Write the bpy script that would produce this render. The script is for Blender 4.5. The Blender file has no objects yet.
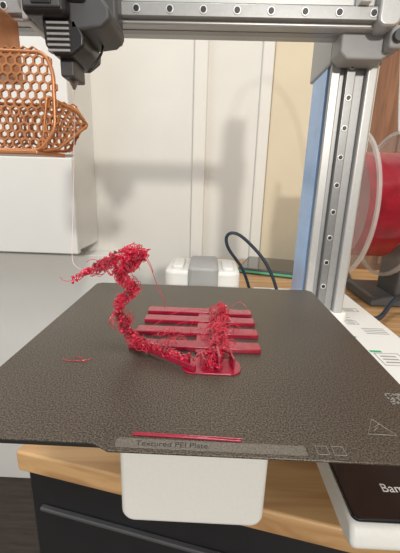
import bpy, bmesh, math, random
from mathutils import Vector, Matrix, Euler
random.seed(7)
ZO=0.84   # height of the build plate above the floor
scene=bpy.context.scene
try: scene.view_settings.view_transform='Standard'
except Exception: pass

# ---------------------------------------------------------------- materials
def mat(name,col,rough=.5,metal=0.,**k):
    m=bpy.data.materials.new(name);m.use_nodes=True
    nt=m.node_tree;b=nt.nodes['Principled BSDF']
    b.inputs['Base Color'].default_value=(*col,1)
    b.inputs['Roughness'].default_value=rough
    b.inputs['Metallic'].default_value=metal
    for kk,v in k.items():
        if kk in('coat','trans','alpha','spec','emis','sss'):
            b.inputs[{'coat':'Coat Weight','trans':'Transmission Weight','alpha':'Alpha','spec':'Specular IOR Level','emis':'Emission Strength','sss':'Subsurface Weight'}[kk]].default_value=v
            if kk=='emis': b.inputs['Emission Color'].default_value=(*col,1)
    # procedural variation
    if k.get('noise',1):
        tc=nt.nodes.new('ShaderNodeTexCoord');n=nt.nodes.new('ShaderNodeTexNoise')
        n.inputs['Scale'].default_value=k.get('nscale',60.);n.inputs['Detail'].default_value=4
        nt.links.new(tc.outputs['Object'],n.inputs['Vector'])
        r=nt.nodes.new('ShaderNodeValToRGB');v=k.get('var',.06)
        r.color_ramp.elements[0].position=.3;r.color_ramp.elements[1].position=.7
        r.color_ramp.elements[0].color=(*[c*(1-v) for c in col],1);r.color_ramp.elements[1].color=(*[min(1,c*(1+v)) for c in col],1)
        nt.links.new(n.outputs['Fac'],r.inputs['Fac']);nt.links.new(r.outputs['Color'],b.inputs['Base Color'])
        if 'bump' in k:
            bp=nt.nodes.new('ShaderNodeBump');bp.inputs['Strength'].default_value=k['bump'];bp.inputs['Distance'].default_value=k.get('bdist',.0005)
            nt.links.new(n.outputs['Fac'],bp.inputs['Height']);nt.links.new(bp.outputs['Normal'],b.inputs['Normal'])
    return m
def pei():
    m=bpy.data.materials.new('textured_pei');m.use_nodes=True;nt=m.node_tree;b=nt.nodes['Principled BSDF']
    tc=nt.nodes.new('ShaderNodeTexCoord')
    n=nt.nodes.new('ShaderNodeTexNoise');n.inputs['Scale'].default_value=1600;n.inputs['Detail'].default_value=2
    n2=nt.nodes.new('ShaderNodeTexNoise');n2.inputs['Scale'].default_value=14;n2.inputs['Detail'].default_value=5
    for q in(n,n2): nt.links.new(tc.outputs['Object'],q.inputs['Vector'])
    r=nt.nodes.new('ShaderNodeValToRGB');e=r.color_ramp.elements
    e[0].position=.35;e[0].color=(.058,.048,.038,1);e[1].position=.72;e[1].color=(.29,.25,.20,1)
    nt.links.new(n.outputs['Fac'],r.inputs['Fac'])
    mx=nt.nodes.new('ShaderNodeMix');mx.data_type='RGBA';mx.blend_type='MULTIPLY';mx.inputs[0].default_value=.35
    nt.links.new(r.outputs['Color'],mx.inputs[6]);nt.links.new(n2.outputs['Fac'],mx.inputs[7])
    nt.links.new(mx.outputs[2],b.inputs['Base Color'])
    b.inputs['Metallic'].default_value=.6;b.inputs['Roughness'].default_value=.40
    bp=nt.nodes.new('ShaderNodeBump');bp.inputs['Strength'].default_value=.5;bp.inputs['Distance'].default_value=.00025
    nt.links.new(n.outputs['Fac'],bp.inputs['Height']);nt.links.new(bp.outputs['Normal'],b.inputs['Normal'])
    return m
def wood(name,c1,c2,sc=(2,30,30),rough=.45):
    m=bpy.data.materials.new(name);m.use_nodes=True;nt=m.node_tree;b=nt.nodes['Principled BSDF']
    tc=nt.nodes.new('ShaderNodeTexCoord');mp=nt.nodes.new('ShaderNodeMapping');mp.inputs['Scale'].default_value=sc
    n=nt.nodes.new('ShaderNodeTexNoise');n.inputs['Scale'].default_value=3;n.inputs['Detail'].default_value=8;n.inputs['Distortion'].default_value=.6
    r=nt.nodes.new('ShaderNodeValToRGB');e=r.color_ramp.elements;e[0].position=.35;e[0].color=(*c1,1);e[1].position=.65;e[1].color=(*c2,1)
    nt.links.new(tc.outputs['Object'],mp.inputs['Vector']);nt.links.new(mp.outputs['Vector'],n.inputs['Vector'])
    nt.links.new(n.outputs['Fac'],r.inputs['Fac']);nt.links.new(r.outputs['Color'],b.inputs['Base Color'])
    b.inputs['Roughness'].default_value=rough
    return m
M=dict(
 pei=pei(),
 bed=mat('heatbed_black',(.02,.02,.02),.6),
 mark=mat('plate_marking',(.19,.17,.145),.5,.4,nscale=1600,var=.4),
 mark2=mat('plate_marking_light',(.26,.25,.22),.6),
 white=mat('white_plastic',(.78,.775,.75),.4,nscale=500,var=.02,bump=.05),
 grey=mat('grey_plastic',(.36,.36,.36),.45),
 black=mat('black_plastic',(.018,.018,.02),.35),
 dark=mat('dark_grey_plastic',(.075,.075,.08),.45),
 gloss=mat('black_glass',(.012,.012,.014),.12,coat=.4),
 alu=mat('silver_aluminium',(.36,.36,.36),.38,.5,nscale=300,var=.04),
 alu2=mat('silver_light',(.50,.50,.495),.35,.45,nscale=300,var=.03),
 rail=mat('steel_rail',(.27,.27,.27),.3,.7,nscale=300,var=.05),
 screw=mat('screw_steel',(.05,.05,.05),.35,.8),
 ring=mat('screw_ring',(.8,.8,.8),.3,.5),
 blue=mat('painted_blue_reflection',(.34,.56,.95),.22,.3),  # blue light reflected off the column side, put into the colour
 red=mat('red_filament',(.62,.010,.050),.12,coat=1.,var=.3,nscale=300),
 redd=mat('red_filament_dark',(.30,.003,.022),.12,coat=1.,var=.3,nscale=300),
 redbar=mat('red_printed_plastic',(.32,.004,.03),.25,coat=.7,var=.15,nscale=300),
 spoolred=mat('spool_filament_red',(.34,.006,.022),.22,coat=.8,var=.2),
 clear=mat('clear_spool_plastic',(.75,.74,.72),.12,alpha=.12),
 clearrim=mat('clear_spool_rim',(.75,.74,.72),.12,alpha=.40),
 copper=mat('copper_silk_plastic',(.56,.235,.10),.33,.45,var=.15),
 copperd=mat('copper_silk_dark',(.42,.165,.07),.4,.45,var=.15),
 thread=mat('thin_thread',(.75,.55,.55),.4),
 wall=mat('wall_paint',(.76,.74,.69),.8,nscale=8,var=.03),
 wallw=mat('wall_paint_warm',(.72,.63,.47),.8,nscale=8,var=.03),
 cab=mat('cabinet_white',(.80,.79,.765),.5,nscale=10,var=.02),
 trim=mat('trim_white',(.77,.75,.70),.6,nscale=10,var=.02),
 wood=wood('table_oak',(.36,.19,.08),(.58,.36,.17)),
 brown=wood('brown_wood',(.17,.07,.035),(.30,.14,.07),(30,30,2)),
 floor=wood('floor_boards',(.025,.018,.014),(.05,.036,.026),(3,30,3)),
 cable=mat('cable_rubber',(.012,.025,.045),.45),
 tube=mat('ptfe_tube',(.8,.8,.8),.3),
 green=mat('label_green',(.03,.42,.16),.5),
 ink=mat('label_ink',(.35,.35,.35),.5),
 greenedge=mat('green_edge',(.10,.45,.25),.4),
)
# ---------------------------------------------------------------- helpers
def link(o): bpy.context.collection.objects.link(o);return o
def empty(name):
    e=bpy.data.objects.new(name,None);e.empty_display_size=.02;return link(e)
def finish(o,m,parent=None,bev=0,seg=3,smooth=True):
    if m is not None:
        o.data.materials.append(M[m])
    if smooth and o.type=='MESH':
        for p in o.data.polygons:p.use_smooth=True
    if bev and o.type=='MESH':
        b=o.modifiers.new('bevel','BEVEL');b.width=bev;b.segments=seg;b.limit_method='ANGLE';b.angle_limit=math.radians(35);b.harden_normals=True
    if parent:o.parent=parent
    return o
def mesh(name,verts,faces,m,parent=None,bev=0,seg=3,smooth=True):
    me=bpy.data.meshes.new(name);me.from_pydata([tuple(v) for v in verts],[],faces);me.update()
    bm=bmesh.new();bm.from_mesh(me);bmesh.ops.recalc_face_normals(bm,faces=bm.faces);bm.to_mesh(me);bm.free()
    return finish(link(bpy.data.objects.new(name,me)),m,parent,bev,seg,smooth)
def box(name,x,y,z,m,parent=None,bev=.001,seg=3,rot=None,piv=None):
    v=[Vector((a,b,c)) for a in x for b in y for c in z]
    if rot is not None:
        pv=Vector(piv) if piv else sum(v,Vector())/8
        R=Euler(rot).to_matrix();v=[pv+R@(q-pv) for q in v]
    f=[(0,1,3,2),(4,6,7,5),(0,4,5,1),(2,3,7,6),(0,2,6,4),(1,5,7,3)]
    return mesh(name,v,f,m,parent,bev,seg,smooth=bev>0)
def prism(name,poly,a,b,m,parent=None,axis='z',bev=0,seg=3):
    """poly: list of 2d points extruded between a and b along axis"""
    def mk(p,t):
        return {'z':(p[0],p[1],t),'y':(p[0],t,p[1]),'x':(t,p[0],p[1])}[axis]
    n=len(poly);v=[mk(p,a) for p in poly]+[mk(p,b) for p in poly]
    f=[tuple(range(n)),tuple(range(n,2*n))]+[(i,(i+1)%n,n+(i+1)%n,n+i) for i in range(n)]
    return mesh(name,v,f,m,parent,bev,seg,smooth=bev>0)
def rrect(x0,x1,y0,y1,r,n=6):
    p=[]
    for cx,cy,a0 in((x1-r,y1-r,0),(x0+r,y1-r,90),(x0+r,y0+r,180),(x1-r,y0+r,270)):
        for i in range(n+1):
            a=math.radians(a0+90*i/n);p.append((cx+r*math.cos(a),cy+r*math.sin(a)))
    return p
def cyl(name,p0,p1,r0,m,parent=None,r1=None,n=24,bev=0):
    r1=r0 if r1 is None else r1
    p0=Vector(p0);p1=Vector(p1);d=(p1-p0);q=d.to_track_quat('Z','Y')
    v=[]
    for p,r in((p0,r0),(p1,r1)):
        for i in range(n):
            a=2*math.pi*i/n;v.append(p+q@Vector((r*math.cos(a),r*math.sin(a),0)))
    f=[tuple(range(n)),tuple(range(n,2*n))]+[(i,(i+1)%n,n+(i+1)%n,n+i) for i in range(n)]
    o=mesh(name,v,f,m,parent,bev or min(r0,r1)*.08+1e-5,1);return o
def lathe(name,c,axis,prof,m,parent=None,n=64):
    """prof: list of (t along axis, radius) closed profile"""
    ax=Vector(axis).normalized();q=ax.to_track_quat('Z','Y');c=Vector(c);v=[];k=len(prof)
    for i in range(n):
        a=2*math.pi*i/n
        for t,r in prof:v.append(c+q@Vector((r*math.cos(a),r*math.sin(a),t)))
    f=[]
    for i in range(n):
        for j in range(k):
            f.append((i*k+j,i*k+(j+1)%k,((i+1)%n)*k+(j+1)%k,((i+1)%n)*k+j))
    o=mesh(name,v,f,m,parent);
    e=o.modifiers.new('es','EDGE_SPLIT');e.split_angle=math.radians(40)
    return o
def curve(name,pts,r,m,parent=None,nurbs=True,res=6,bres=3,closed=False,radii=None):
    cu=bpy.data.curves.new(name,'CURVE');cu.dimensions='3D';cu.bevel_depth=r;cu.bevel_resolution=bres;cu.resolution_u=res
    if pts and not isinstance(pts[0][0],(int,float)): lists=pts
    else: lists=[pts]
    for L in lists:
        s=cu.splines.new('NURBS' if nurbs else 'POLY');s.points.add(len(L)-1)
        for i,p in enumerate(L):s.points[i].co=(*p,1)
        if nurbs:s.order_u=min(4,len(L));s.use_endpoint_u=not closed
        s.use_cyclic_u=closed
    o=link(bpy.data.objects.new(name,cu));cu.use_fill_caps=True
    # convert to a real mesh
    dg=bpy.context.evaluated_depsgraph_get();me=bpy.data.meshes.new_from_object(o.evaluated_get(dg));me.name=name
    bpy.data.objects.remove(o);bpy.data.curves.remove(cu);me.materials.clear()
    return finish(link(bpy.data.objects.new(name,me)),m,parent)
def text(name,s,size,loc,rot,m,parent,ext=.00005):
    cu=bpy.data.curves.new(name,'FONT');cu.body=s;cu.size=size;cu.extrude=ext
    o=link(bpy.data.objects.new(name,cu));dg=bpy.context.evaluated_depsgraph_get()
    me=bpy.data.meshes.new_from_object(o.evaluated_get(dg));bpy.data.objects.remove(o);bpy.data.curves.remove(cu)
    me.materials.clear();o=link(bpy.data.objects.new(name,me));o.location=loc;o.rotation_euler=rot
    return finish(o,m,parent,smooth=False)

# ---------------------------------------------------------------- room
YW=.72
box('wall_back',(-1.6,.385),(YW,YW+.1),(-ZO,1.6),'wall',bev=0)
box('wall_back_warm',(.385,1.5),(YW,YW+.1),(-ZO,1.6),'wallw',bev=0)
box('floor',(-1.6,1.5),(-2.8,YW+.1),(-ZO-.05,-ZO),'floor',bev=0)
box('wall_left',(-1.7,-1.6),(-2.8,YW+.1),(-ZO,1.6),'wall',bev=0)
box('wall_right',(1.5,1.6),(-2.8,YW+.1),(-ZO,1.6),'wallw',bev=0)
# casing boards on the back wall
box('trim_1',(-.045,-.012),(YW-.022,YW),(-.60,1.6),'trim',bev=.004)
box('trim_2',(.115,.143),(YW-.014,YW),(-.60,1.6),'trim',bev=.004)
box('wall_back_panel',(.145,.354),(YW-.006,YW-.0005),(-.84,1.6),'wallw',bev=0)
# brown wooden door, right
dr=empty('door_1')
box('door_leaf',(.368,.95),(YW-.045,YW-.005),(-.84,1.2),'brown',dr,.003)
box('door_frame_strip',(.355,.369),(YW-.06,YW-.005),(-.84,1.2),'trim',dr,.003)
box('door_panel_mould',(.44,.88),(YW-.055,YW-.045),(-.1,1.0),'brown',dr,.004)
# white wall cabinet, left
cb=empty('white_drawer_cabinet')
box('carcass',(-1.3,-.300),(.58,YW-.002),(-.072,1.2),'cab',cb,.002)
box('drawer_front_1',(-1.3,-.296),(.562,.58),(-.078,.133),'cab',cb,.003)
box('drawer_front_2',(-1.3,-.296),(.562,.58),(.139,.50),'cab',cb,.003)
box('drawer_front_3',(-1.3,-.296),(.562,.58),(.505,.95),'cab',cb,.003)
box('lower_carcass',(-1.3,-.24),(.66,YW-.002),(-ZO,-.10),'cab',cb,.002)

# ---------------------------------------------------------------- table
tb=empty('wooden_desk')
ang=math.atan2(-.0395,.19)
piv=Vector((-.109,-.007,0));Rz=Matrix.Rotation(ang,3,'Z')
def T(u,v): q=piv+Rz@Vector((u,v,0));return (q.x,q.y)
prism('desk_top',[T(-.012,0),T(1.25,0),T(1.25,.66),T(-.012,.66)],-.106,-.09,'wood',tb,bev=.002)
for i,(u,v) in enumerate([(1.2,.05),(1.2,.6)]):
    x,y=T(u,v);box('leg_%d'%(i+1),(x-.02,x+.02),(y-.02,y+.02),(-ZO,-.106),'black',tb,.002)
prism('drawer_unit_body',[T(-.010,.04),T(.62,.04),T(.62,.60),T(-.010,.60)],-ZO,-.106,'black',tb,bev=.003)
for i in range(3):
    z1=-.110-.24*i
    prism('drawer_%d'%(i+1),[T(-.010,.006),T(.61,.006),T(.61,.04),T(-.010,.04)],z1-.23,z1,'black',tb,bev=.003)
    prism('pull_%d'%(i+1),[T(.0,.002),T(.60,.002),T(.60,.006),T(.0,.006)],z1-.030,z1-.027,'dark',tb,bev=.001)

# ---------------------------------------------------------------- printer
pr=empty('desktop_3d_printer')
# heatbed and plate
box('heatbed',(-.089,.089),(-.088,.088),(-.0070,-.0016),'bed',pr,.002)
pl=[(-.092,-.0895),(-.0895,-.092),(-.0335,-.092),(-.0275,-.0952),(.0765,-.0952),(.082,-.092),(.0895,-.092),(.092,-.0895),(.092,.088),(.088,.092),(.075,.092),(.072,.0905),(.060,.0905),(.057,.092),(-.057,.092),(-.060,.0905),(-.072,.0905),(-.075,.092),(-.088,.092),(-.092,.088)]
prism('build_plate',pl,-.0009,0,'pei',pr,bev=.0003,seg=1)
prism('plate_label_band',rrect(-.0258,.0378,-.0935,-.0892,.001),.0,.00004,'mark',pr)
text('plate_text','Textured PEI Plate',.0032,(-.019,-.0924,.00005),(0,0,0),'bed',pr,.00002)
def outline(name,pts,w,z,m,parent):
    curve(name,[(x,y,z) for x,y in pts],w,m,parent,nurbs=False,closed=True,bres=1)
outline('plate_warning_triangle',[(.0625,-.082),(.0725,-.082),(.0675,-.0735)],.00015,.0,'mark2',pr)
curve('plate_warning_zig',[[(.0655,-.080,0),(.0675,-.0785,0),(.0665,-.078,0),(.069,-.0765,0)]],.00015,'mark2',pr,nurbs=False,bres=1)
for i,x in enumerate((.0415,.047)):
    outline('plate_icon_%d'%i,[(x,-.0925),(x+.0038,-.0925),(x+.0038,-.0888),(x,-.0888)],.00012,0,'mark2',pr)
# qr code on plate right edge
vs=[];fs=[]
rq=random.Random(3)
for i in range(11):
    for j in range(11):
        if rq.random()<.5:
            x=.0805+i*.0007;y=-.064+j*.0007;k=len(vs);vs+=[(x,y,.0001),(x+.0007,y,.0001),(x+.0007,y+.0007,.0001),(x,y+.0007,.0001)];fs.append((k,k+1,k+2,k+3))
mesh('plate_qr',vs,fs,'mark2',pr,smooth=False)
# carriage below heatbed
box('bed_carriage',(-.05,.05),(-.03,.05),(-.018,-.0070),'grey',pr,.003)
# centre arm (white): upright rounded front, long body
prism('y_arm',rrect(-.0375,.0365,-.0880,-.0190,.007),-.050,.195,'white',pr,'y',bev=.003)
prism('y_arm_slot',rrect(-.0045,.0045,-.045,.19,.004),-.0192,-.0186,'dark',pr)
prism('y_arm_foot',rrect(-.030,.030,.002,.03,.006),-.090,-.087,'dark',pr)
# rear y motor housing
prism('rear_housing',rrect(-.040,.036,.135,.20,.010),-.05,.002,'white',pr,bev=.004)
prism('rear_housing_cap',rrect(-.016,.014,.128,.19,.005),-.018,.007,'grey',pr,bev=.003)
prism('rear_housing_post',rrect(-.033,-.021,.14,.18,.004),-.02,.006,'white',pr,bev=.002)
prism('rear_housing_post_2',rrect(.018,.03,.14,.18,.004),-.02,.005,'white',pr,bev=.002)
# right base block, side profile (y,z)
prof=[(-.0775,-.058),(-.074,-.052),(-.066,-.050),(.262,-.050),(.266,-.054),(.266,-.064),(-.070,-.064),(-.0775,-.062)]
prism('base_block',prof,.067,.190,'white',pr,'x',bev=.0025)
prism('base_lower',rrect(.092,.180,-.040,.255,.01),-.086,-.063,'dark',pr,bev=.002)
prism('base_link',rrect(.02,.12,.07,.20,.006),-.086,-.052,'white',pr,bev=.002)
for i,(x,y) in enumerate(((.105,-.03),(.165,-.03),(.105,.24),(.165,.24))):
    cyl('rubber_foot_%d'%i,(x,y,-.090),(x,y,-.085),.008,'black',pr)
prism('screen_panel',rrect(.0678,.1885,-.0742,.008,.003),-.0505,-.0485,'gloss',pr,bev=.0006)
text('panel_text','Bambu',.0062,(.0865,-.0605,-.0484),(0,0,0),'tube',pr)
# base label art
def lab(x0,x1,y0,y1,m,n):prism(n,[(x0,y0),(x1,y0),(x1,y1),(x0,y1)],-.05,-.0498,m,pr)
for i,(x,y,w,hh) in enumerate([(.122,.205,.012,.016),(.138,.205,.012,.016),(.154,.205,.010,.016),(.122,.178,.03,.010),(.158,.178,.02,.010),(.150,.14,.012,.010),(.128,.058,.012,.016),(.148,.058,.02,.02)]):
    outline('label_box_%d'%i,[(x,y),(x+w,y),(x+w,y+hh),(x,y+hh)],.0004,-.0499,'ink',pr)
    for k in range(3):
        lab(x+w*.15,x+w*.8,y+hh*(.2+.25*k),y+hh*(.30+.25*k),'ink','label_line_%d_%d'%(i,k))
for i in range(7): lab(.115,.150+.01*(i%2),.148+.0035*i,.1490+.0035*i,'ink','label_row_%d'%i)
for i in range(4): lab(.160,.182,.118+.004*i,.1193+.004*i,'ink','label_rowb_%d'%i)
curve('label_green_arc',[(.128+.014*math.cos(a),.098+.016*math.sin(a),-.0498) for a in [math.radians(-70+14*k) for k in range(12)]],.0009,'green',pr,bres=1)
lab(.146,.156,.080,.083,'green','label_green_1');lab(.140,.146,.108,.111,'green','label_green_2')
outline('label_machine',[(.116,.086),(.132,.086),(.132,.112),(.116,.112)],.0004,-.0499,'ink',pr)
# column
CX0,CX1,CY0,CY1=.106,.146,.150,.208
box('column_core',(CX0+.001,CX1-.001),(CY0+.003,CY1),(-.051,.32),'alu',pr,.003)
box('column_side_reflection',(CX0-.0006,CX0+.0012),(CY0+.010,CY1-.003),(-.045,.30),'blue',pr,.0004)  # thin strip standing in for the bluish reflection on the left face
box('column_front_left',(CX0,CX0+.008),(CY0,CY0+.004),(-.045,.30),'alu2',pr,.001)
box('column_front_right',(CX1-.010,CX1),(CY0-.003,CY0+.004),(-.045,.30),'alu2',pr,.002)
box('column_rail',(CX0+.0125,CX0+.0205),(CY0-.003,CY0+.004),(-.045,.30),'rail',pr,.0008)
for i in range(13):
    z=-.012+.025*i
    cyl('col_screw_ring_%d'%i,(CX0+.0165,CY0-.0036,z),(CX0+.0165,CY0-.0025,z),.0027,'ring',pr,n=16)
    cyl('col_screw_%d'%i,(CX0+.0165,CY0-.0041,z),(CX0+.0165,CY0-.003,z),.0019,'screw',pr,n=16)
prism('column_foot',rrect(CX0-.012,CX1+.006,CY0-.004,CY1+.014,.006),-.052,-.040,'white',pr,bev=.003)
# x beam
BY0,BY1=.120,.149
box('x_beam',(-.175,.132),(BY0,BY1),(.2055,.240),'alu2',pr,.0015)
box('x_beam_groove',(-.17,.130),(BY0-.0005,BY0+.001),(.2190,.2205),'dark',pr,.0003)
box('x_rail',(-.165,.128),(BY0-.006,BY0+.001),(.2085,.2178),'alu',pr,.0008)
box('x_beam_slot',(-.17,.105),(BY0+.010,BY0+.018),(.2050,.2060),'alu',pr,.0003)
for i in range(12):
    x=-.1615+.0257*i
    if x>.128:break
    cyl('x_screw_ring_%d'%i,(x,BY0-.0066,.2132),(x,BY0-.0055,.2132),.0030,'ring',pr,n=18)
    cyl('x_screw_%d'%i,(x,BY0-.0071,.2132),(x,BY0-.006,.2132),.0022,'screw',pr,n=18)
# end bracket with column carriage
prism('beam_end_cap',rrect(.124,.141,.2035,.242,.006),BY0-.010,BY1,'alu2',pr,'y',bev=.002)
prism('z_carriage',[(.104,.2055),(.104,.192),(.110,.187),(.138,.187),(.146,.192),(.148,.2055),(.148,.245),(.104,.245)],BY0+.008,CY0+.001,'grey',pr,'y',bev=.002)
prism('z_carriage_wrap',[(.1035,.24),(.1035,.190),(.149,.190),(.149,.24)],CY0-.002,CY1+.004,'alu',pr,'y',bev=.002)
prism('tensioner_block',rrect(.138,.150,.192,.208,.003),BY0-.002,BY0+.02,'grey',pr,'y',bev=.002)
cyl('tensioner_knob',(.144,BY0-.006,.200),(.144,BY0+.01,.200),.0045,'dark',pr)
# filament guide tube
curve('ptfe_tube',[(.112,.115,.225),(.114,.113,.245),(.120,.12,.30),(.13,.16,.38),(.18,.26,.40),(.25,.33,.30),(.27,.345,.18),(.275,.345,.165)],.002,'tube',pr)
box('tube_clip',(.109,.117),(.108,.122),(.218,.238),'tube',pr,.001)

# tool head
th=empty('print_head');th.parent=pr
box('head_cover',(-.1225,-.0935),(.062,.110),(.1870,.245),'black',th,.004,4)
box('head_face_plate',(-.120,-.096),(.0605,.063),(.190,.242),'dark',th,.003,3)
box('head_logo_plate',(-.1145,-.1015),(.0597,.0612),(.1915,.2065),'black',th,.001)
for i in range(3):
    box('logo_bar_%d'%i,(-.1115+.0034*i,-.1094+.0034*i),(.0590,.0600),(.1990,.2040),'ring',th,.0003,rot=(0,.45,0))
text('head_text','A1 mini',.0028,(-.1125,.0590,.1940),(math.radians(90),0,0),'ring',th)
box('head_side_silver',(-.129,-.1225),(.075,.110),(.188,.245),'alu2',th,.002)
cyl('extruder_gear',(-.131,.085,.205),(-.126,.085,.205),.011,'grey',th,n=32)
cyl('extruder_axle',(-.1325,.085,.205),(-.130,.085,.205),.004,'dark',th)
box('head_carriage',(-.120,-.070),(.100,.119),(.188,.238),'dark',th,.003)
prism('fan_duct',[(-.095,.2005),(-.072,.2005),(-.067,.194),(-.067,.188),(-.073,.183),(-.095,.180)],.070,.110,'dark',th,'y',bev=.0025)
box('duct_top',(-.0945,-.082),(.068,.105),(.196,.210),'black',th,.003)
prism('hotend_shroud',[(-.113,.188),(-.090,.188),(-.085,.178),(-.0855,.172),(-.094,.166),(-.106,.166),(-.112,.172)],.070,.108,'black',th,'y',bev=.002)
for i in range(6):
    box('heatsink_fin_%d'%i,(-.1095,-.0945),(.0685,.074),(.168+.0032*i,.1695+.0032*i),'grey',th,.0003)
box('silicone_sock',(-.1060,-.0960),(.078,.100),(.1555,.167),'dark',th,.0015)
cyl('nozzle',(-.1010,.089,.1555),(-.1010,.089,.1500),.0035,'rail',th,r1=.0008)
curve('head_wire',[(-.082,.100,.186),(-.078,.095,.176),(-.084,.088,.168),(-.090,.09,.162)],.0009,'black',th)

# copper honeycomb waste basket -------------------------------------------------
bk=empty('honeycomb_waste_basket')
def inside(p,poly):
    c=False;n=len(poly)
    for i in range(n):
        x1,y1=poly[i];x2,y2=poly[(i+1)%n]
        if (y1>p[1])!=(y2>p[1]) and p[0]<(x2-x1)*(p[1]-y1)/(y2-y1)+x1:c=not c
    return c
def honeycomb(name,O,U,V,poly,cell,wall,th_,parent,rim=.0011,m='copper'):
    O=Vector(O);U=Vector(U).normalized();V=Vector(V).normalized();N=U.cross(V).normalized()
    vs=[];fs=[];xs=[p[0] for p in poly];ys=[p[1] for p in poly]
    s=cell/math.sqrt(3) # side length
    dx=cell;dy=1.5*s;j=0;y=min(ys)-cell
    while y<max(ys)+cell:
        x=min(xs)-cell+(dx/2 if j%2 else 0)
        while x<max(xs)+cell:
            if inside((x,y),poly):
                k=len(vs)
                for w in(-th_/2,th_/2):
                    for rr in(s*1.0,s-wall/2*1.155):
                        for i in range(6):
                            a=math.radians(30+60*i);p=O+U*(x+rr*math.cos(a))+V*(y+rr*math.sin(a))+N*w;vs.append(p)
                for i in range(6):
                    i2=(i+1)%6
                    fs+=[(k+i,k+i2,k+6+i2,k+6+i),(k+12+i,k+18+i,k+18+i2,k+12+i2),(k+6+i,k+6+i2,k+18+i2,k+18+i),(k+i,k+12+i,k+12+i2,k+i2)]
            x+=dx
        y+=dy;j+=1
    mesh(name,vs,fs,m,parent,smooth=False)
    curve(name+'_rim',[tuple(O+U*p[0]+V*p[1]) for p in poly],rim,'copper',parent,nurbs=False,closed=True,bres=2)
def rcorner(poly,r=.008,n=5):
    out=[];k=len(poly)
    for i in range(k):
        a=Vector(poly[i-1]);b=Vector(poly[i]);c=Vector(poly[(i+1)%k])
        d1=(a-b);d2=(c-b);rr=min(r,d1.length*.45,d2.length*.45)
        p=b+d1.normalized()*rr;q=b+d2.normalized()*rr
        for j in range(n+1):
            t=j/n;out.append(tuple(p*(1-t)**2+b*2*t*(1-t)+q*t*t))
    return out
# tall near wall, right flank folding back, far wall and floor
honeycomb('basket_wall',(-.180,.052,.1035),(1,0,0),(0,.06,1),rcorner([(0,0),(.068,0),(.0785,.014),(.0790,.048),(.074,.0595),(0,.061)],.006),.0058,.0013,.0018,bk,.0013)
honeycomb('basket_flank',(-.1120,.053,.1035),(.65,.6,0),(.20,-.02,1),rcorner([(0,0),(.010,.002),(.029,.020),(.020,.028),(.0,.034)],.002),.0044,.0012,.0016,bk,.0012,'copper')
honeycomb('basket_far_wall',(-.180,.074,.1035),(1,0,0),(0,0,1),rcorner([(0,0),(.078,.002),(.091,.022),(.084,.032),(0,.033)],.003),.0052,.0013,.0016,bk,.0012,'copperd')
prism('basket_floor',[(-.178,.050),(-.114,.050),(-.104,.073),(-.178,.073)],.1008,.1035,'copper',bk,bev=.0008)
box('basket_mount',(-.178,-.155),(.055,.122),(.160,.206),'copper',bk,.002)

# thin thread from nozzle
curve('nozzle_thread',[(-.1010,.089,.150),(-.083,.035,.100),(-.0658,-.020,.0506),(-.064,-.026,.045),(-.0605,-.027,.0425),(-.0545,-.03,.0425)],.00014,'thread',pr,res=12)

# ---------------------------------------------------------------- failed print
fp=empty('failed_red_print')
for i,(y,x0,x1,w) in enumerate(((.0275,-.036,.0335,.0085),(.0128,-.0355,.0338,.0085),(-.0045,-.0370,.0335,.0085),(-.0222,-.0372,.0325,.0080))):
    prism('flat_bar_%d'%(i+1),rrect(x0,x1,y-w/2,y+w/2,.0012,3),0,.0026,'redbar',fp,bev=.0005)
prism('spine_plate',rrect(-.002,.010,-.03,.03,.002),0,.0018,'redbar',fp,bev=.0005)
prism('disc_base',rrect(-.0075,.0205,-.0480,-.0335,.0055,6),0,.0008,'redbar',fp,bev=.0003)
for i,(a,b,w,h0,h1) in enumerate((((-.034,-.026),(-.004,-.043),.0022,.004,.0055),((-.026,-.030),(-.001,-.047),.0016,.002,.004),((.001,-.036),(.003,-.046),.0010,.002,.007),((.009,-.036),(.010,-.046),.0012,.002,.009),((.0155,-.034),(.0170,-.043),.0010,.002,.006),((.006,.02),(.008,-.03),.0012,.002,.005),((.0125,.02),(.0125,-.03),.0012,.002,.005))):
    a=Vector(a);b=Vector(b);d=(b-a).normalized();n=Vector((-d.y,d.x))*w/2
    prism('rib_%d'%i,[tuple(a+n),tuple(b+n),tuple(b-n),tuple(a-n)],h0*.5,h1,'redbar',fp,bev=.0003)
rr=random.Random(11)
def rvec():
    while True:
        v=Vector((rr.uniform(-1,1),rr.uniform(-1,1),rr.uniform(-1,1)))
        if v.length<1:return v
def spine_eval(sp,s):
    n=len(sp)-1;k=min(int(s*n),n-1);f=s*n-k
    a=sp[k];b=sp[k+1];return [a[i]*(1-f)+b[i]*f for i in range(4)]
def loops(name,sp,nstr,parent,r=.0002,spread=1.,loopr=.0016,npt=26,span=.12,zmin=.0005,m='red'):
    """many short strands, each curling in smooth open loops around a point of the spine"""
    L=[]
    for k in range(nstr):
        s0=rr.random();dirn=rr.choice((-1,1));ln=rr.uniform(.3,1)*span
        x,y,z,R=spine_eval(sp,s0);off=rvec()*R*spread
        ax=rvec().normalized();ph=rr.uniform(0,6.28);lr=loopr*rr.uniform(.45,1.35);pts=[]
        dth=rr.uniform(.8,1.15)
        for i in range(npt):
            s=min(max(s0+dirn*ln*i/npt,0),1)
            x,y,z,R=spine_eval(sp,s)
            if i%4==0: ax=(ax+rvec()*.6).normalized(); off=off*.93+rvec()*R*.25*spread; lr*=rr.uniform(.85,1.18)
            a=ax.orthogonal().normalized();b=ax.cross(a)
            p=Vector((x,y,z))+off+(a*math.cos(ph)+b*math.sin(ph))*lr;ph+=dth
            p.z=max(p.z,zmin+rr.uniform(0,.0004));pts.append(tuple(p))
        L.append(pts)
    return curve(name,L,r,m,parent,res=4,bres=1)
Y0=-.030
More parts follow.
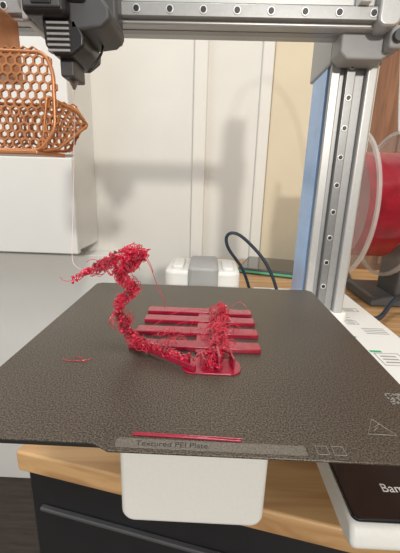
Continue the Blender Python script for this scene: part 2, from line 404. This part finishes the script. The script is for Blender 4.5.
stem=[(-.004,-.042,.005,.0022),(-.018,-.036,.005,.0022),(-.030,Y0,.007,.0028),(-.036,Y0,.0110,.0033),(-.0385,Y0,.018,.0040),(-.0410,Y0,.024,.0045),(-.0378,Y0,.030,.0026),(-.0320,Y0,.0355,.0026),(-.0385,Y0,.0395,.0040),(-.0390,Y0,.044,.0048),(-.034,Y0,.0475,.0050),(-.0325,Y0,.050,.0048)]
loops('tower_loops',stem,34,fp,r=.00024,loopr=.0020,spread=.95)
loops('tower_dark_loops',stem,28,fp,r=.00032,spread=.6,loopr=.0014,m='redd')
loops('tower_fine_loops',stem,12,fp,r=.00014,spread=1.3,loopr=.0030)
top=[(-.028,Y0,.052,.0040),(-.033,Y0,.0515,.0050),(-.039,Y0,.050,.0045),(-.045,Y0,.0475,.0032),(-.050,Y0,.0445,.0024)]
loops('top_loops',top,16,fp,span=.3,r=.00024,loopr=.0019)
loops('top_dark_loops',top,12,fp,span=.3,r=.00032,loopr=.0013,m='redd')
loops('top_fine_loops',top,5,fp,r=.00014,spread=1.2,loopr=.0028,span=.3)
arm=[(-.046,Y0,.047,.0025),(-.050,Y0,.0450,.0014),(-.055,Y0,.0425,.0008),(-.060,Y0,.040,.0022),(-.0630,Y0,.0375,.0026)]
loops('arm_loops',arm,8,fp,span=.3,loopr=.0013,r=.00024)
mass=[(.014,.028,.004,.0045),(.012,.018,.004,.0050),(.011,.006,.004,.0055),(.010,-.008,.004,.0055),(.010,-.022,.004,.0060),(.008,-.034,.004,.0055),(.006,-.044,.003,.004)]
loops('centre_loops',mass,44,fp,span=.3,r=.00024,loopr=.0020)
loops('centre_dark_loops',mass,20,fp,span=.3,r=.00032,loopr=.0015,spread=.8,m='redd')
loops('centre_fine_loops',mass,14,fp,r=.00014,spread=1.5,loopr=.0032,span=.3)
wide=[(.026,-.0,.003,.006),(.010,-.01,.004,.009),(-.008,-.018,.004,.008),(-.024,-.024,.003,.006)]
loops('loose_hair',wide,18,fp,r=.00013,spread=1.2,loopr=.0030,span=.4)
# melted crumbs inside the tangles
def lumps(name,sp,n,k,sprd=.85,m='red'):
    bm=bmesh.new()
    for i in range(n):
        x,y,z,R=spine_eval(sp,rr.random());v=rvec()*R*sprd;rad=rr.uniform(.0004,.0010)*k
        mt=Matrix.Translation(Vector((x,y,max(z+v.z,rad)))+Vector((v.x,v.y,0)))@Euler((rr.uniform(0,3),rr.uniform(0,3),0)).to_matrix().to_4x4()@Matrix.Diagonal((rr.uniform(.6,1.9),rr.uniform(.6,1.2),rr.uniform(.6,1.2),1))
        bmesh.ops.create_icosphere(bm,subdivisions=2,radius=rad,matrix=mt)
    me=bpy.data.meshes.new(name);bm.to_mesh(me);bm.free();finish(link(bpy.data.objects.new(name,me)),m,fp)
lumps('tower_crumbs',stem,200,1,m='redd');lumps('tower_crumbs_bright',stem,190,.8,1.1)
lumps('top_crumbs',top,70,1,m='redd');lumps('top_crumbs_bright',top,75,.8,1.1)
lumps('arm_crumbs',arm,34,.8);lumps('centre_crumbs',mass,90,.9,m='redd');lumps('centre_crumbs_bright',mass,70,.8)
hair=[[(-.028,Y0,.052),(-.024,Y0,.046),(-.0225,Y0,.040),(-.020,Y0,.034),(-.0165,Y0,.0275),(-.0175,Y0,.025)],
 [(-.0285,Y0,.051),(-.026,Y0,.052),(-.024,Y0,.047),(-.023,Y0,.043)],
 [(-.018,-.02,.006),(-.012,-.022,.016),(-.002,-.02,.017),(.006,-.02,.012)],
 [(-.03,-.01,.003),(-.02,0,.010),(-.01,.01,.012),(.004,.012,.008)],
 [(-.062,Y0,.038),(-.066,Y0,.036),(-.0685,Y0,.039)],
 [(-.047,Y0,.0455),(-.051,Y0,.0505),(-.055,Y0,.047)],
 [(-.052,-.038,.0004),(-.056,-.042,.0004),(-.060,-.0395,.0004),(-.064,-.042,.0004),(-.066,-.039,.0004)],
 [(-.054,-.042,.0004),(-.059,-.038,.0004),(-.057,-.036,.0004),(-.061,-.037,.0004)],
 [(.02,.03,.004),(.026,.032,.012),(.030,.026,.006)]]
curve('stray_hairs',hair,.00016,'red',fp,res=8,bres=1)
# purge line
curve('purge_line',[[(-.0205,-.0868,.0003),(.0168,-.0876,.0003)],[(-.0208,-.0878,.0003),(.0165,-.0886,.0003)],[(-.021,-.0872,.0003),(.010,-.0882,.0003)]],.00030,'redbar',fp,nurbs=False,bres=1)

# ---------------------------------------------------------------- spool on holder
sp=empty('filament_spool')
C=(.207,.340,.062);SR=.105
lathe('flange_left',C,(1,0,0),[(0,.028),(0,SR),(.0025,SR),(.0025,.028)],'clear',sp)
lathe('flange_left_rim',C,(1,0,0),[(-.001,SR-.004),(-.001,SR+.001),(.003,SR+.001),(.003,SR-.004)],'clearrim',sp)
lathe('flange_right',(C[0]+.0625,C[1],C[2]),(1,0,0),[(0,.028),(0,SR),(.0025,SR),(.0025,.028)],'clear',sp)
lathe('flange_right_rim',(C[0]+.0625,C[1],C[2]),(1,0,0),[(-.001,SR-.004),(-.001,SR+.001),(.003,SR+.001),(.003,SR-.004)],'clearrim',sp)
wp=[(.003,.03)]
for i in range(34):
    t=.003+.0017*i;wp+=[(t,.0752),(t+.00085,.076)]
wp+=[(.0618,.0752),(.0618,.03)]
lathe('wound_filament',C,(1,0,0),wp,'spoolred',sp)
lathe('core',C,(1,0,0),[(-.001,.026),(-.001,.030),(.066,.030),(.066,.026)],'clearrim',sp)
sh=empty('spool_holder')
cyl('axle',(C[0]-.004,C[1],C[2]),(C[0]+.105,C[1],C[2]),.018,'dark',sh)
box('post',(C[0]+.085,C[0]+.108,),(C[1]-.03,C[1]+.03),(-.08,C[2]+.03),'dark',sh,.004)
box('stand',(C[0]+.05,C[0]+.12),(C[1]-.03,C[1]+.07),(-.0895,-.072),'dark',sh,.004)
# ---------------------------------------------------------------- tablet, cables
tab=empty('tablet_device')
def rq_(cx,cy,w,h,a,r=.008):
    return [(cx+x*math.cos(a)-y*math.sin(a),cy+x*math.sin(a)+y*math.cos(a)) for x,y in rrect(-w/2,w/2,-h/2,h/2,r)]
prism('tablet_body',rq_(.19,.520,.22,.13,-.30),-.0895,-.078,'dark',tab,bev=.001)
prism('tablet_edge',rq_(.19,.520,.222,.132,-.30),-.086,-.082,'greenedge',tab)
prism('tablet_glass',rq_(.19,.520,.212,.122,-.30),-.0785,-.0775,'gloss',tab)
curve('usb_cable',[(.09,.195,-.045),(.084,.197,-.024),(.072,.2,.0),(.0575,.205,.0145),(.042,.205,.029),(.030,.205,.0335),(.0225,.205,.028),(.025,.207,.015),(.034,.209,.003),(.048,.21,-.013),(.06,.215,-.05),(.07,.24,-.08),(.1,.30,-.0875)],.0019,'cable',pr)
curve('power_cable',[(.188,.19,-.060),(.205,.195,-.066),(.222,.21,-.070),(.245,.24,-.065),(.27,.27,-.060),(.31,.29,-.062),(.37,.29,-.078),(.45,.33,-.0865)],.0032,'cable',pr)

# ---------------------------------------------------------------- place everything at its height
for o in list(bpy.data.objects):
    if o.parent is None:o.location.z+=ZO

# ---------------------------------------------------------------- lights
def area(name,loc,tgt,size,power,col):
    l=bpy.data.lights.new(name,'AREA');l.shape='DISK';l.size=size;l.energy=power;l.color=col
    o=link(bpy.data.objects.new(name,l));o.location=Vector(loc)+Vector((0,0,ZO))
    o.rotation_euler=(Vector(tgt)-Vector(loc)).to_track_quat('-Z','Y').to_euler();return o
area('floor_lamp_light',(.42,-2.2,.66),(0,.2,.05),.13,30,(1,.95,.87))
area('overhead_fill',(.1,-.3,1.9),(0,.2,0),.5,17,(1,.97,.92))  # soft fill from above, added to brighten the plate; no fixture modelled
area('window_daylight',(-.9,-.5,1.3),(0,.2,0),.8,6,(.88,.94,1))
w=bpy.data.worlds.new('world');scene.world=w;w.use_nodes=True
bg=w.node_tree.nodes['Background'];bg.inputs[0].default_value=(.98,.98,.98,1);bg.inputs[1].default_value=.47

# ---------------------------------------------------------------- camera
f=Vector((-.0208,.9644,-.2636));r=Vector((.9991,.0297,.0298));u=Vector((-.0366,.2627,.9641))
cd=bpy.data.cameras.new('camera');co=link(bpy.data.objects.new('camera',cd))
cd.sensor_fit='VERTICAL';cd.sensor_height=36;cd.lens=36*332.4/553;cd.clip_start=.01
mw=Matrix(((r.x,u.x,-f.x,.0028),(r.y,u.y,-f.y,-.1836),(r.z,u.z,-f.z,.0839+ZO),(0,0,0,1)))
co.matrix_world=mw
scene.camera=co
